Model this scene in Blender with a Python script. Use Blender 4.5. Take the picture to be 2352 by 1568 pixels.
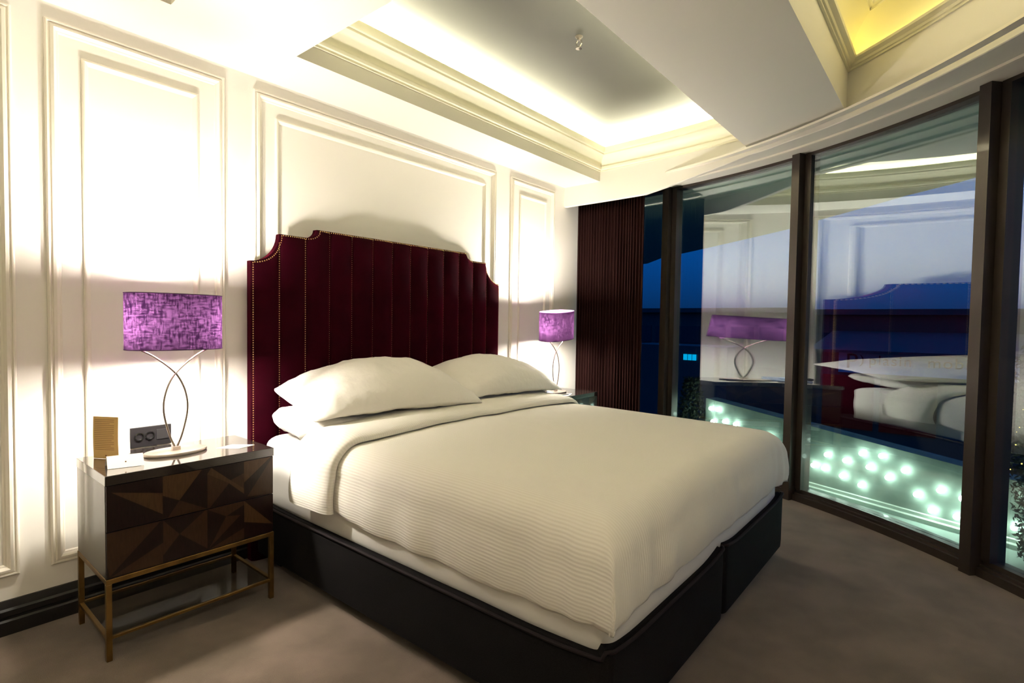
import bpy, bmesh, math, random
from math import sin, cos, pi, radians, sqrt, atan2
from mathutils import Vector, Matrix, noise
random.seed(7)
SC = bpy.context.scene
COL = SC.collection
for o in list(bpy.data.objects): bpy.data.objects.remove(o)

# ---------------------------------------------------------------- camera
CP = Vector((-2.3447, -2.9824, 1.3093)); YAW, PITCH, ROLL, FPX = -0.8822, -0.0354, 0.0154, 1242.97
F_ = Vector((-sin(YAW)*cos(PITCH), cos(YAW)*cos(PITCH), sin(PITCH)))
R0 = Vector((cos(YAW), sin(YAW), 0)); U0 = R0.cross(F_)
Rv = R0*cos(ROLL) + U0*sin(ROLL); Uv = -R0*sin(ROLL) + U0*cos(ROLL)
cam = bpy.data.cameras.new('camera'); cam.sensor_width = 36; cam.lens = 36*FPX/2352; cam.clip_start = .02; cam.clip_end = 500
co = bpy.data.objects.new('camera', cam); COL.objects.link(co)
M = Matrix((( Rv.x, Uv.x, -F_.x, CP.x), (Rv.y, Uv.y, -F_.y, CP.y), (Rv.z, Uv.z, -F_.z, CP.z), (0, 0, 0, 1)))
co.matrix_world = M; SC.camera = co

# ---------------------------------------------------------------- exposure, sky
SC.view_settings.view_transform = 'Standard'; SC.view_settings.look = 'None'
SC.view_settings.exposure = 0.40; SC.view_settings.gamma = 1.0; SC.view_settings.use_curve_mapping = False
LAMP_E = 1300.0        # table lamp bulbs
LAMP_C = (1.0, .93, .81)
COVE_E = 520.0         # hidden strips in the ceiling coves
COVE_C = (1.0, .955, .70)
COVE2_E = 5.5
COVE2_C = (1.0, .80, .20)
W = bpy.data.worlds.new('dusk'); SC.world = W; W.use_nodes = True
nt = W.node_tree; nt.nodes.clear()
tc = nt.nodes.new('ShaderNodeTexCoord'); sx = nt.nodes.new('ShaderNodeSeparateXYZ'); rp = nt.nodes.new('ShaderNodeValToRGB')
bg = nt.nodes.new('ShaderNodeBackground'); wo = nt.nodes.new('ShaderNodeOutputWorld')
nt.links.new(tc.outputs['Generated'], sx.inputs[0]); nt.links.new(sx.outputs['Z'], rp.inputs[0])
rp.color_ramp.elements[0].position = 0.0; rp.color_ramp.elements[0].color = (.003, .024, .10, 1)
rp.color_ramp.elements[1].position = .55; rp.color_ramp.elements[1].color = (.004, .12, .55, 1)
e = rp.color_ramp.elements.new(.12); e.color = (.002, .075, .36, 1)
nt.links.new(rp.outputs[0], bg.inputs['Color']); bg.inputs['Strength'].default_value = 1.0
nt.links.new(bg.outputs[0], wo.inputs['Surface'])

# fill light added out of view behind the camera to brighten the room
def area(name, loc, size, energy, color, sy=None, rot=(0, 0, 0)):
    l = bpy.data.lights.new(name, 'AREA'); l.energy = energy; l.color = color; l.size = size
    if sy: l.shape = 'RECTANGLE'; l.size_y = sy
    o = bpy.data.objects.new(name, l); COL.objects.link(o); o.location = loc; o.rotation_euler = rot
    o['label'] = 'added fill light over the unseen entry side of the room'; o['category'] = 'light'
    return o
area('added_fill_light', (-2.7, -3.75, 2.57), .45, 17, (1, .86, .66))

# ---------------------------------------------------------------- materials
def nodes(m): return m.node_tree.nodes, m.node_tree.links
def mat(name, col, rough=.5, metal=0, spec=.5, sheen=0, coat=0, emit=None, es=0, bump=None, mott=None, sheen_tint=None):
    m = bpy.data.materials.new(name); m.use_nodes = True; n, l = nodes(m); b = n['Principled BSDF']
    b.inputs['Base Color'].default_value = (*col, 1); b.inputs['Roughness'].default_value = rough
    b.inputs['Metallic'].default_value = metal; b.inputs['Specular IOR Level'].default_value = spec
    b.inputs['Sheen Weight'].default_value = sheen; b.inputs['Coat Weight'].default_value = coat
    if sheen_tint: b.inputs['Sheen Tint'].default_value = (*sheen_tint, 1); b.inputs['Sheen Roughness'].default_value = .35
    if emit: b.inputs['Emission Color'].default_value = (*emit, 1); b.inputs['Emission Strength'].default_value = es
    tcn = n.new('ShaderNodeTexCoord')
    if mott:                                    # (scale, other colour, contrast low, high)
        sc, c2, lo, hi = mott
        nz = n.new('ShaderNodeTexNoise'); nz.inputs['Scale'].default_value = sc; nz.inputs['Detail'].default_value = 4
        l.new(tcn.outputs['Object'], nz.inputs['Vector'])
        r = n.new('ShaderNodeValToRGB'); r.color_ramp.elements[0].position = lo; r.color_ramp.elements[1].position = hi
        r.color_ramp.elements[0].color = (*col, 1); r.color_ramp.elements[1].color = (*c2, 1)
        l.new(nz.outputs['Fac'], r.inputs[0]); l.new(r.outputs[0], b.inputs['Base Color'])
    if bump:                                    # (scale, strength, distance)
        nz = n.new('ShaderNodeTexNoise'); nz.inputs['Scale'].default_value = bump[0]; nz.inputs['Detail'].default_value = 3
        l.new(tcn.outputs['Object'], nz.inputs['Vector'])
        bp = n.new('ShaderNodeBump'); bp.inputs['Strength'].default_value = bump[1]; bp.inputs['Distance'].default_value = bump[2]
        l.new(nz.outputs['Fac'], bp.inputs['Height']); l.new(bp.outputs[0], b.inputs['Normal'])
    return m

def emat(name, col, s):
    m = bpy.data.materials.new(name); m.use_nodes = True; n, l = nodes(m); n.clear()
    e = n.new('ShaderNodeEmission'); e.inputs[0].default_value = (*col, 1); e.inputs[1].default_value = s
    o = n.new('ShaderNodeOutputMaterial'); l.new(e.outputs[0], o.inputs[0]); return m

M_wall = mat('cream_wall_paint', (.86, .825, .755), .55, bump=(60, .04, .002))
M_ceil = mat('ceiling_paint', (.74, .71, .63), .7)
M_trim = mat('cream_moulding_paint', (.82, .77, .66), .4)
M_cove = mat('cove_paint', (.82, .78, .60), .5)
M_black = mat('black_gloss_skirting', (.006, .005, .005), .42, spec=.35)
M_carpet = mat('taupe_carpet', (.105, .078, .056), .95, spec=.1, sheen=.2, mott=(4.2, (.160, .118, .089), .36, .64), bump=(420, .55, .006))
M_alu = mat('dark_bronze_aluminium', (.040, .030, .024), .38, metal=.35, coat=.1)
M_brass = mat('aged_brass', (.24, .145, .045), .36, metal=.9, mott=(14, (.15, .09, .03), .4, .7))
M_lac = mat('dark_lacquer', (.020, .015, .013), .12, coat=1.0)
M_lac_side = mat('dark_lacquer_side', (.045, .038, .032), .28, coat=.5)
M_nail = mat('brass_nailheads', (.80, .58, .25), .3, metal=1)
M_sheet = mat('white_cotton_sheet', (.80, .78, .73), .8, sheen=.1, bump=(7, .10, .02))
M_pil = mat('white_pillow_cotton', (.82, .79, .72), .75, sheen=.15, bump=(13, .40, .02))
M_base = mat('charcoal_divan_fabric', (.0036, .0030, .0030), .9, spec=.12, bump=(500, .4, .002), mott=(260, (.008, .007, .007), .35, .7))
M_pipe = mat('divan_piping', (.012, .008, .009), .8, spec=.2)
M_leg = mat('black_plastic', (.01, .01, .01), .4)
M_paper = mat('white_card', (.85, .80, .72), .6)
M_metal = mat('brushed_nickel', (.20, .165, .125), .35, metal=.75)
M_metal2 = mat('brushed_nickel_base', (.60, .53, .45), .38, metal=.75)
M_dark = mat('dark_plastic', (.011, .010, .011), .35)
M_phone = mat('telephone_plastic', (.02, .02, .022), .25)
M_lcd = mat('grey_screen', (.10, .16, .28), .2)
M_grey = mat('pale_blue_grey_plastic', (.30, .36, .48), .4)
M_chrome = mat('chrome', (.8, .76, .66), .15, metal=1)
M_conc = mat('outdoor_concrete', (.20, .25, .215), .8, mott=(9, (.29, .34, .30), .35, .7), bump=(50, .15, .004))
M_soff = mat('balcony_soffit_plaster', (.40, .45, .35), .85)
M_bfloor = mat('balcony_floor', (.42, .50, .45), .6)
M_teal = mat('teal_glass_strip', (.05, .30, .30), .15)
GLASS_R0 = .26
M_bulbout = emat('outdoor_bulb_glow', (.88, 1.0, .90), 46.0)

def fabric_velvet():
    m = mat('burgundy_velvet', (.012, .0003, .0022), .7, spec=.02, sheen=.30, sheen_tint=(.62, .010, .09), mott=(7, (.019, .0006, .0035), .35, .7), bump=(300, .15, .001))
    return m
M_velvet = fabric_velvet()
M_cur = mat('dark_brown_curtain', (.014, .0038, .0032), .85, spec=.1, sheen=.04, sheen_tint=(.42, .10, .08))

def ribbed(name, col, scale, strength, dist):
    m = mat(name, col, .8, sheen=.12); n, l = nodes(m); b = n['Principled BSDF']
    uv = n.new('ShaderNodeUVMap'); uv.uv_map = 'UVMap'
    w = n.new('ShaderNodeTexWave'); w.wave_type = 'BANDS'; w.bands_direction = 'X'; w.inputs['Scale'].default_value = scale
    l.new(uv.outputs[0], w.inputs['Vector'])
    nz = n.new('ShaderNodeTexNoise'); nz.inputs['Scale'].default_value = 5
    l.new(uv.outputs[0], nz.inputs['Vector'])
    mr = n.new('ShaderNodeMix'); mr.data_type = 'RGBA'; mr.inputs['A'].default_value = (*col, 1)
    mr.inputs['B'].default_value = (col[0]*.94, col[1]*.93, col[2]*.91, 1)
    l.new(w.outputs['Fac'], mr.inputs['Factor']); l.new(mr.outputs['Result'], b.inputs['Base Color'])
    bp = n.new('ShaderNodeBump'); bp.inputs['Strength'].default_value = strength; bp.inputs['Distance'].default_value = dist
    bp.invert = True
    l.new(w.outputs['Fac'], bp.inputs['Height'])
    b2 = n.new('ShaderNodeBump'); b2.inputs['Strength'].default_value = .25; b2.inputs['Distance'].default_value = .03
    l.new(nz.outputs['Fac'], b2.inputs['Height']); l.new(bp.outputs[0], b2.inputs['Normal']); l.new(b2.outputs[0], b.inputs['Normal'])
    return m
M_duvet = ribbed('white_ribbed_duvet', (.80, .775, .70), 26.0, .30, .0022)
M_fold = ribbed('white_duvet_fold', (.80, .775, .70), 26.0, .22, .0016)

def shade_mat():
    m = bpy.data.materials.new('purple_shade_linen'); m.use_nodes = True; n, l = nodes(m); n.clear()
    tcn = n.new('ShaderNodeTexCoord')
    mp1 = n.new('ShaderNodeMapping'); mp1.inputs['Scale'].default_value = (150, 150, 30)
    mp2 = n.new('ShaderNodeMapping'); mp2.inputs['Scale'].default_value = (30, 30, 150)
    n1 = n.new('ShaderNodeTexNoise'); n1.inputs['Scale'].default_value = 1; n2 = n.new('ShaderNodeTexNoise'); n2.inputs['Scale'].default_value = 1
    l.new(tcn.outputs['Object'], mp1.inputs[0]); l.new(tcn.outputs['Object'], mp2.inputs[0])
    l.new(mp1.outputs[0], n1.inputs['Vector']); l.new(mp2.outputs[0], n2.inputs['Vector'])
    ad = n.new('ShaderNodeMath'); ad.operation = 'MULTIPLY'; l.new(n1.outputs['Fac'], ad.inputs[0]); l.new(n2.outputs['Fac'], ad.inputs[1])
    r = n.new('ShaderNodeValToRGB'); r.color_ramp.elements[0].position = .16; r.color_ramp.elements[1].position = .37
    r.color_ramp.elements[0].color = (.0007, .0002, .0010, 1); r.color_ramp.elements[1].color = (.0068, .0025, .0074, 1)
    l.new(ad.outputs[0], r.inputs[0])
    d = n.new('ShaderNodeBsdfDiffuse'); d.inputs[0].default_value = (.075, .024, .09, 1)
    t = n.new('ShaderNodeBsdfTranslucent'); l.new(r.outputs[0], t.inputs[0])
    mx = n.new('ShaderNodeMixShader'); mx.inputs[0].default_value = .48
    l.new(d.outputs[0], mx.inputs[1]); l.new(t.outputs[0], mx.inputs[2])
    o = n.new('ShaderNodeOutputMaterial'); l.new(mx.outputs[0], o.inputs[0]); return m
M_shade = shade_mat()
M_rim = mat('purple_rim', (.06, .018, .075), .8)
M_shin = mat('shade_lining', (.75, .68, .70), .6)

def glass_mat():
    m = bpy.data.materials.new('window_glass'); m.use_nodes = True; n, l = nodes(m); n.clear()
    t = n.new('ShaderNodeBsdfTransparent'); t.inputs[0].default_value = (.86, .97, .93, 1)
    g = n.new('ShaderNodeBsdfGlossy'); g.inputs['Roughness'].default_value = 0.0; g.inputs[0].default_value = (.92, .97, 1, 1)
    ge = n.new('ShaderNodeNewGeometry'); dt = n.new('ShaderNodeVectorMath'); dt.operation = 'DOT_PRODUCT'
    l.new(ge.outputs['Normal'], dt.inputs[0]); l.new(ge.outputs['Incoming'], dt.inputs[1])
    ab = n.new('ShaderNodeMath'); ab.operation = 'ABSOLUTE'; l.new(dt.outputs['Value'], ab.inputs[0])
    om = n.new('ShaderNodeMath'); om.operation = 'SUBTRACT'; om.inputs[0].default_value = 1; l.new(ab.outputs[0], om.inputs[1])
    pw = n.new('ShaderNodeMath'); pw.operation = 'POWER'; pw.inputs[1].default_value = 5; l.new(om.outputs[0], pw.inputs[0])
    f = n.new('ShaderNodeMath'); f.operation = 'MULTIPLY_ADD'; f.inputs[1].default_value = 1-GLASS_R0; f.inputs[2].default_value = GLASS_R0; l.new(pw.outputs[0], f.inputs[0])
    mx = n.new('ShaderNodeMixShader'); l.new(f.outputs[0], mx.inputs[0]); l.new(t.outputs[0], mx.inputs[1]); l.new(g.outputs[0], mx.inputs[2])
    o = n.new('ShaderNodeOutputMaterial'); l.new(mx.outputs[0], o.inputs[0]); return m
M_glass = glass_mat()

def shelf_mat():
    m = bpy.data.materials.new('smoked_glass'); m.use_nodes = True; n, l = nodes(m); n.clear()
    t = n.new('ShaderNodeBsdfTransparent'); t.inputs[0].default_value = (.62, .62, .60, 1); g = n.new('ShaderNodeBsdfGlossy'); g.inputs['Roughness'].default_value = .03
    mx = n.new('ShaderNodeMixShader'); mx.inputs[0].default_value = .05; l.new(t.outputs[0], mx.inputs[1]); l.new(g.outputs[0], mx.inputs[2])
    o = n.new('ShaderNodeOutputMaterial'); l.new(mx.outputs[0], o.inputs[0]); return m
M_shelf = shelf_mat()
def wood(name, a, b, sc=6):
    m = mat(name, a, .35, coat=.12, spec=.25); n, l = nodes(m); bs = n['Principled BSDF']
    tcn = n.new('ShaderNodeTexCoord'); mp = n.new('ShaderNodeMapping'); mp.inputs['Scale'].default_value = (sc*6, sc, sc)
    nz = n.new('ShaderNodeTexNoise'); nz.inputs['Scale'].default_value = 4; nz.inputs['Detail'].default_value = 6
    l.new(tcn.outputs['Object'], mp.inputs[0]); l.new(mp.outputs[0], nz.inputs['Vector'])
    r = n.new('ShaderNodeValToRGB'); r.color_ramp.elements[0].position = .3; r.color_ramp.elements[1].position = .7
    r.color_ramp.elements[0].color = (*a, 1); r.color_ramp.elements[1].color = (*b, 1)
    l.new(nz.outputs['Fac'], r.inputs[0]); l.new(r.outputs[0], bs.inputs['Base Color']); return m
M_w0 = wood('dark_rosewood_veneer', (.006, .0018, .0013), (.011, .0035, .0024))
M_w1 = wood('mid_walnut_veneer', (.024, .011, .0042), (.036, .017, .007))
M_w2 = wood('brown_walnut_veneer', (.040, .020, .0072), (.060, .030, .0115))

# ---------------------------------------------------------------- builders
class MB:
    def __init__(s): s.v = []; s.f = []; s.m = []; s.uv = {}
    def add(s, vs, fs, mi=0):
        k = len(s.v); s.v += [tuple(p) for p in vs]
        for f in fs: s.f.append([k+i for i in f]); s.m.append(mi)
    def box(s, a, b, mi=0, bev=0, seg=2):
        x0, y0, z0 = [min(a[i], b[i]) for i in range(3)]; x1, y1, z1 = [max(a[i], b[i]) for i in range(3)]
        if bev <= 0:
            vs = [(x0,y0,z0),(x1,y0,z0),(x1,y1,z0),(x0,y1,z0),(x0,y0,z1),(x1,y0,z1),(x1,y1,z1),(x0,y1,z1)]
            s.add(vs, [(0,3,2,1),(4,5,6,7),(0,1,5,4),(1,2,6,5),(2,3,7,6),(3,0,4,7)], mi); return
        bm = bmesh.new(); bmesh.ops.create_cube(bm, size=1)
        for v in bm.verts: v.co = Vector(((x0+x1)/2+v.co.x*(x1-x0), (y0+y1)/2+v.co.y*(y1-y0), (z0+z1)/2+v.co.z*(z1-z0)))
        bmesh.ops.bevel(bm, geom=bm.edges[:], offset=bev, segments=seg, profile=.5, affect='EDGES')
        s.bm(bm, mi)
    def bm(s, bm, mi=0):
        bm.verts.ensure_lookup_table(); bm.verts.index_update(); k = len(s.v); s.v += [tuple(v.co) for v in bm.verts]
        for f in bm.faces: s.f.append([k+v.index for v in f.verts]); s.m.append(mi)
        bm.free()
    def prism(s, poly, z0, z1, mi=0):
        n = len(poly); vs = [(x, y, z0) for x, y in poly] + [(x, y, z1) for x, y in poly]
        fs = [list(range(n))[::-1], [n+i for i in range(n)]] + [(i, (i+1) % n, n+(i+1) % n, n+i) for i in range(n)]
        s.add(vs, fs, mi)
    def grid(s, fn, nu, nv, mi=0, cu=False, cv=False, uvf=None):
        k = len(s.v)
        for j in range(nv):
            for i in range(nu):
                s.v.append(tuple(fn(i, j)))
                if uvf: s.uv[k+j*nu+i] = uvf(i, j)
        for j in range(nv if cv else nv-1):
            for i in range(nu if cu else nu-1):
                a = k+j*nu+i; b = k+j*nu+(i+1) % nu; c = k+((j+1) % nv)*nu+(i+1) % nu; d = k+((j+1) % nv)*nu+i
                s.f.append([a, b, c, d]); s.m.append(mi)
    def tube(s, pts, r, seg=8, mi=0, caps=True):
        pts = [Vector(p) for p in pts]; n = len(pts); rs = r if isinstance(r, (list, tuple)) else [r]*n
        k = len(s.v); up = None
        for i, p in enumerate(pts):
            t = (pts[min(i+1, n-1)]-pts[max(i-1, 0)]).normalized()
            if up is None: up = Vector((0, 0, 1)) if abs(t.z) < .9 else Vector((1, 0, 0))
            a = t.cross(up).normalized(); b = a.cross(t).normalized(); up = b
            for q in range(seg): s.v.append(tuple(p+(a*cos(2*pi*q/seg)+b*sin(2*pi*q/seg))*rs[i]))
        for i in range(n-1):
            for q in range(seg):
                s.f.append([k+i*seg+q, k+i*seg+(q+1) % seg, k+(i+1)*seg+(q+1) % seg, k+(i+1)*seg+q]); s.m.append(mi)
        if caps:
            s.f.append([k+q for q in range(seg)][::-1]); s.m.append(mi); s.f.append([k+(n-1)*seg+q for q in range(seg)]); s.m.append(mi)
    def lathe(s, prof, c, seg=32, ax=1, ay=1, mi=0):
        s.grid(lambda i, j: (c[0]+prof[j][0]*ax*cos(2*pi*i/seg), c[1]+prof[j][0]*ay*sin(2*pi*i/seg), c[2]+prof[j][1]), seg, len(prof), mi, cu=True)
    def ball(s, c, r, mi=0, sub=1, sc=(1, 1, 1)):
        bm = bmesh.new(); bmesh.ops.create_icosphere(bm, subdivisions=sub, radius=r)
        for v in bm.verts: v.co = Vector((c[0]+v.co.x*sc[0], c[1]+v.co.y*sc[1], c[2]+v.co.z*sc[2]))
        s.bm(bm, mi)
    def build(s, name, mats, parent=None, smooth=None):
        me = bpy.data.meshes.new(name); org = Vector((0, 0, 0))
        p = parent
        while p is not None: org += p.location; p = p.parent
        me.from_pydata([tuple(Vector(v)-org) for v in s.v], [], s.f)
        if not isinstance(mats, (list, tuple)): mats = [mats]
        for m in mats: me.materials.append(m)
        for i, pl in enumerate(me.polygons): pl.material_index = s.m[i]
        if s.uv:
            ul = me.uv_layers.new(name='UVMap')
            for lp in me.loops:
                if lp.vertex_index in s.uv: ul.data[lp.index].uv = s.uv[lp.vertex_index]
        bm = bmesh.new(); bm.from_mesh(me)
        if name == 'duvet_cover': bmesh.ops.remove_doubles(bm, verts=bm.verts[:], dist=.004)
        if name == 'duvet_cover': bmesh.ops.delete(bm, geom=[v for v in bm.verts if not v.link_faces], context='VERTS')
        bmesh.ops.recalc_face_normals(bm, faces=bm.faces); bm.to_mesh(me); bm.free()
        if smooth is not None:
            me.shade_smooth() if hasattr(me, 'shade_smooth') else None
            if smooth < 180: me.set_sharp_from_angle(angle=radians(smooth))
        o = bpy.data.objects.new(name, me); COL.objects.link(o)
        if parent: o.parent = parent
        return o

def tag(o, label=None, cat=None, group=None, kind=None):
    if label: o['label'] = label
    if cat: o['category'] = cat
    if group: o['group'] = group
    if kind: o['kind'] = kind
    return o
def thing(name, loc, label, cat, group=None, kind=None):
    o = bpy.data.objects.new(name, None); COL.objects.link(o); o.location = loc; o.empty_display_size = .1
    return tag(o, label, cat, group, kind)
def struct(mb, name, m, label=None, smooth=None, parent=None, cat=None):
    o = mb.build(name, m, parent, smooth)
    if parent is None: tag(o, label, cat, None, 'structure')
    return o
def copy_tree(o, parent=None):
    c = o.copy(); COL.objects.link(c); c.parent = parent
    for ch in list(o.children): copy_tree(ch, c)
    return c

def catmull(pts, n):
    P = [Vector(p) for p in pts]; P = [2*P[0]-P[1]] + P + [2*P[-1]-P[-2]]; out = []
    for i in range(1, len(P)-2):
        for k in range(n):
            t = k/n; a, b, c, d = P[i-1:i+3]
            out.append(.5*((2*b)+(-a+c)*t+(2*a-5*b+4*c-d)*t*t+(-a+3*b-3*c+d)*t**3))
    out.append(P[-2]); return out

# ---------------------------------------------------------------- room dimensions
H = 2.6154; UP = 2.965; UP2 = 3.32                      # lowered ceiling, coffer ceiling
TX0, TY0, TY1, TY2, TY3 = -.923, -.3935, -1.744, -2.413, -3.55
LX = -1.48                                # right edge of the coffer to the left
XL, YF = -4.2, -4.2
GC = Vector((-1.75, -.165)); GR = 4.4; TH0, TH1 = 2.1, -66.4
def gp(th, dr=0): return Vector((GC.x+(GR+dr)*cos(radians(th)), GC.y+(GR+dr)*sin(radians(th))))
FAS = [p.to_2d() for p in catmull([(2.05, .0, 0), (2.04, -.39, 0), (2.02, -.75, 0), (1.985, -1.2, 0), (1.885, -1.745, 0), (1.72, -2.08, 0), (1.53, -2.40, 0), (1.20, -2.80, 0), (.80, -3.18, 0), (.25, -3.55, 0), (-.5, -3.85, 0)], 8)]
def fas_x(y):
    for a, b in zip(FAS, FAS[1:]):
        if b.y <= y <= a.y: return a.x+(b.x-a.x)*(y-a.y)/(b.y-a.y)
    return FAS[0].x if y > 0 else FAS[-1].x
def fas_between(y0, y1):                   # y0 > y1
    return [(fas_x(y0), y0)] + [(p.x, p.y) for p in FAS if y1 < p.y < y0] + [(fas_x(y1), y1)]

# floor
mb = MB(); arc = [gp(t, -.0) for t in (TH0-(TH0-TH1)*i/30 for i in range(31))]
mb.prism([(XL-.1, .1), (gp(TH0).x, .1)] + [(p.x, p.y) for p in arc] + [(.0, YF-.1), (XL-.1, YF-.1)], -.12, 0)
struct(mb, 'floor', M_carpet)
# walls
mb = MB(); mb.box((XL-.1, 0, -.12), (2.76, .12, 3.42)); struct(mb, 'wall_back', M_wall)
mb = MB(); mb.box((XL-.1, YF, 0), (XL, 0, 3.32)); struct(mb, 'wall_left', M_wall)
mb = MB(); mb.box((XL, YF-.1, 0), (.03, YF, 3.32)); struct(mb, 'wall_front', M_wall)
# ceiling: lowered strips and beams around the coffers, and the coffer ceiling above
mb = MB()
mb.prism([(XL, 0), (XL, TY0)] + fas_between(0, TY0)[::-1], H, UP2)
mb.prism([(XL, TY1), (XL, TY2)] + fas_between(TY1, TY2)[::-1], H, UP2)
mb.prism([(XL, TY3), (XL, YF), (-.5, YF), (-.5, -3.85)] + fas_between(TY3, -3.85)[::-1], H, UP2)
mb.box((LX, TY0, H), (TX0, TY1, UP2)); mb.box((LX, TY2, H), (TX0, TY3, UP2))
mb.box((XL, TY0, H), (-3.6, TY3, UP2)); mb.box((-3.6, TY2, H), (LX, TY3, UP2))
struct(mb, 'ceiling', M_ceil); mb = MB()
mb.prism([(TX0-.02, TY0+.02)] + [(x+.02, y) for x, y in fas_between(TY0, TY1)] + [(TX0-.02, TY1-.02)], UP, UP+.10)
mb.box((-3.62, TY0+.02, UP), (LX+.02, TY1-.02, UP+.10))
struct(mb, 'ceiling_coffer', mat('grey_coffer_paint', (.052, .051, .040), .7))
mb = MB(); mb.prism([(XL-.1, 0), (XL-.1, YF-.1), (.1, YF-.1)] + [(p.x, p.y) for p in [gp(TH1+(TH0-TH1)*i/24, .1) for i in range(25)]] + [(2.75, 0)], UP2, UP2+.12)
struct(mb, 'ceiling_upper', M_ceil)
# soffit between the curved fascia and the glass line
mb = MB()
ss = [(FAS[i].x, FAS[i].y) for i in range(len(FAS))]; gg = [gp(TH0-(TH0-TH1)*i/40, .06) for i in range(41)]
mb.prism([(p.x+.028*0, p.y) for p in FAS] + [(p.x, p.y) for p in gg[::-1]], 2.592, UP2)
struct(mb, 'ceiling_window_pocket', M_ceil)
# curved fascia / pelmet
def zb(y):
    if y > -.85: return 2.43
    if y > -1.75: return 2.43+(2.572-2.43)*((-.85-y)/.90)
    return 2.572
mb = MB(); nF = len(FAS); th = .035
def nrm(i):
    a = FAS[max(i-1, 0)]; b = FAS[min(i+1, nF-1)]; t = (b-a).normalized(); n = Vector((t.y, -t.x))
    return n if n.x < 0 or (n.y > 0) else -n
prof = []
def fasv(i, j):
    p = FAS[i]; n = nrm(i); n = n if (n.dot(GC-p) > 0) else -n; z = zb(p.y)
    d = [(th*.05, UP2), (0, UP2), (0, z+.004), (-.004, z), (-th, z), (-th, UP2)][j]
    q = p+n*(.004+d[0]); return (q.x, q.y, d[1])
mb.grid(fasv, nF, 6); struct(mb, 'trim_1', M_ceil, smooth=30)
# grooves of the curtain track in the pocket ceiling
mb = MB()
for dr, w in ((-.50, .05), (-.22, .02)):
    A = [gp(TH0-.5-(60*i)/40, dr) for i in range(41)]; B = [gp(TH0-.5-(60*i)/40, dr-w) for i in range(41)]
    mb.prism([(p.x, p.y) for p in A]+[(p.x, p.y) for p in B[::-1]], 2.578, 2.592)
struct(mb, 'trim_2', M_trim)

# crown mouldings of the coffers with the light strips behind their lip
CROWN = [(0, 2.700), (.012, 2.700), (.012, 2.712), (.022, 2.716), (.026, 2.728), (.026, 2.738), (.018, 2.742), (.020, 2.752), (.030, 2.775), (.048, 2.798), (.072, 2.815), (.090, 2.820), (.090, 2.832), (.103, 2.835), (.110, 2.848), (.112, 2.880), (.094, 2.880), (.092, 2.850), (0, 2.850)]
def offset_poly(P, d):                     # closed, counter-clockwise, inwards
    out = []; n = len(P)
    for i in range(n):
        a, b, c = P[i-1], P[i], P[(i+1) % n]
        t1 = (b-a).normalized(); t2 = (c-b).normalized(); n1 = Vector((-t1.y, t1.x)); n2 = Vector((-t2.y, t2.x))
        m = n1+n2; m = m/(m.dot(n1)) ; out.append(b+m*d)
    return out
def ccw(P):
    P = [Vector(p) for p in P]; q = []
    for p in P:
        if not q or (p-q[-1]).length > .01: q.append(p)
    if (q[0]-q[-1]).length < .01: q.pop()
    a = sum(q[i].x*q[(i+1) % len(q)].y-q[(i+1) % len(q)].x*q[i].y for i in range(len(q)))
    return q if a > 0 else q[::-1]
def crown(name, P, strips, trimname, CROWN=CROWN):
    P = ccw(P); rings = {d: offset_poly(P, d) for d in set(x for x, _ in CROWN)}
    mb = MB(); n = len(P)
    mb.grid(lambda i, j: (*rings[CROWN[j][0]][i], CROWN[j][1]), n, len(CROWN), cu=True)
    o = struct(mb, trimname, M_cove, smooth=35)
    for d0, d1, z, led in strips:
        a, b = offset_poly(P, d0), offset_poly(P, d1); mb = MB()
        mb.grid(lambda i, j: ((*a[i], z) if j == 0 else (*b[i], z)), n, 2, cu=True)
        mb.build('light_strip', led, o)
    return o
CROWN2 = [(0, 2.855), (.014, 2.855), (.014, 2.866), (.024, 2.868), (.030, 2.880), (.040, 2.884), (.052, 2.892), (.056, 2.904), (.046, 2.906), (.044, 2.896), (.004, 2.896), (.004, 2.93), (.012, 2.965), (.035, 3.005), (.070, 3.035), (.115, 3.052), (.135, 3.054), (.135, 3.064), (.152, 3.070), (.158, 3.10), (.140, 3.10), (.138, 3.08), (0, 3.08)]
LED1 = emat('cove_strip_light', COVE_C, COVE_E); LED3 = emat('upper_strip_light', COVE_C, 30); LED2 = emat('cove_strip_light_amber', COVE2_C, COVE2_E)
crown('c1', [(TX0, TY0)] + fas_between(TY0, TY1) + [(TX0, TY1)], [(.030, .052, 2.872, LED1)], 'trim_3')
crown('c2', [(TX0, TY2)] + fas_between(TY2, TY3) + [(TX0, TY3)], [(.018, .034, 2.902, LED2), (.05, .08, 3.088, LED3)], 'trim_4', CROWN2)
crown('c3', [(-3.6, TY0-.06), (LX, TY0-.06), (LX, TY1), (-3.6, TY1)], [(.030, .052, 2.872, LED1)], 'trim_5')

# wall panel mouldings
PROF_O = [(0, 0), (0, .010), (.006, .016), (.010, .016), (.013, .011), (.016, .011), (.020, .017), (.030, .020), (.036, .014), (.040, .008), (.046, .006), (.050, 0)]
PROF_I = [(0, 0), (0, .008), (.005, .012), (.010, .013), (.018, .009), (.022, .004), (.026, 0)]
def frame(x0, x1, z0, z1, prof, name):
    mb = MB()
    def v(i, j):
        d, h = prof[j]; h = -h
        return [(x0+d, h, z0+d), (x1-d, h, z0+d), (x1-d, h, z1-d), (x0+d, h, z1-d)][i]
    mb.grid(v, 4, len(prof), cu=True); return struct(mb, name, M_trim, smooth=25)
k = 6
for (a, b) in ((-3.55, -1.925), (-1.825, -1.105), (-.958, 1.038), (1.225, 1.875)):
    frame(a, b, .235, 2.548, PROF_O, 'trim_%d' % k); k += 1
    frame(a+.125, b-.125, .36, 2.425, PROF_I, 'trim_%d' % k); k += 1
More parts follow.
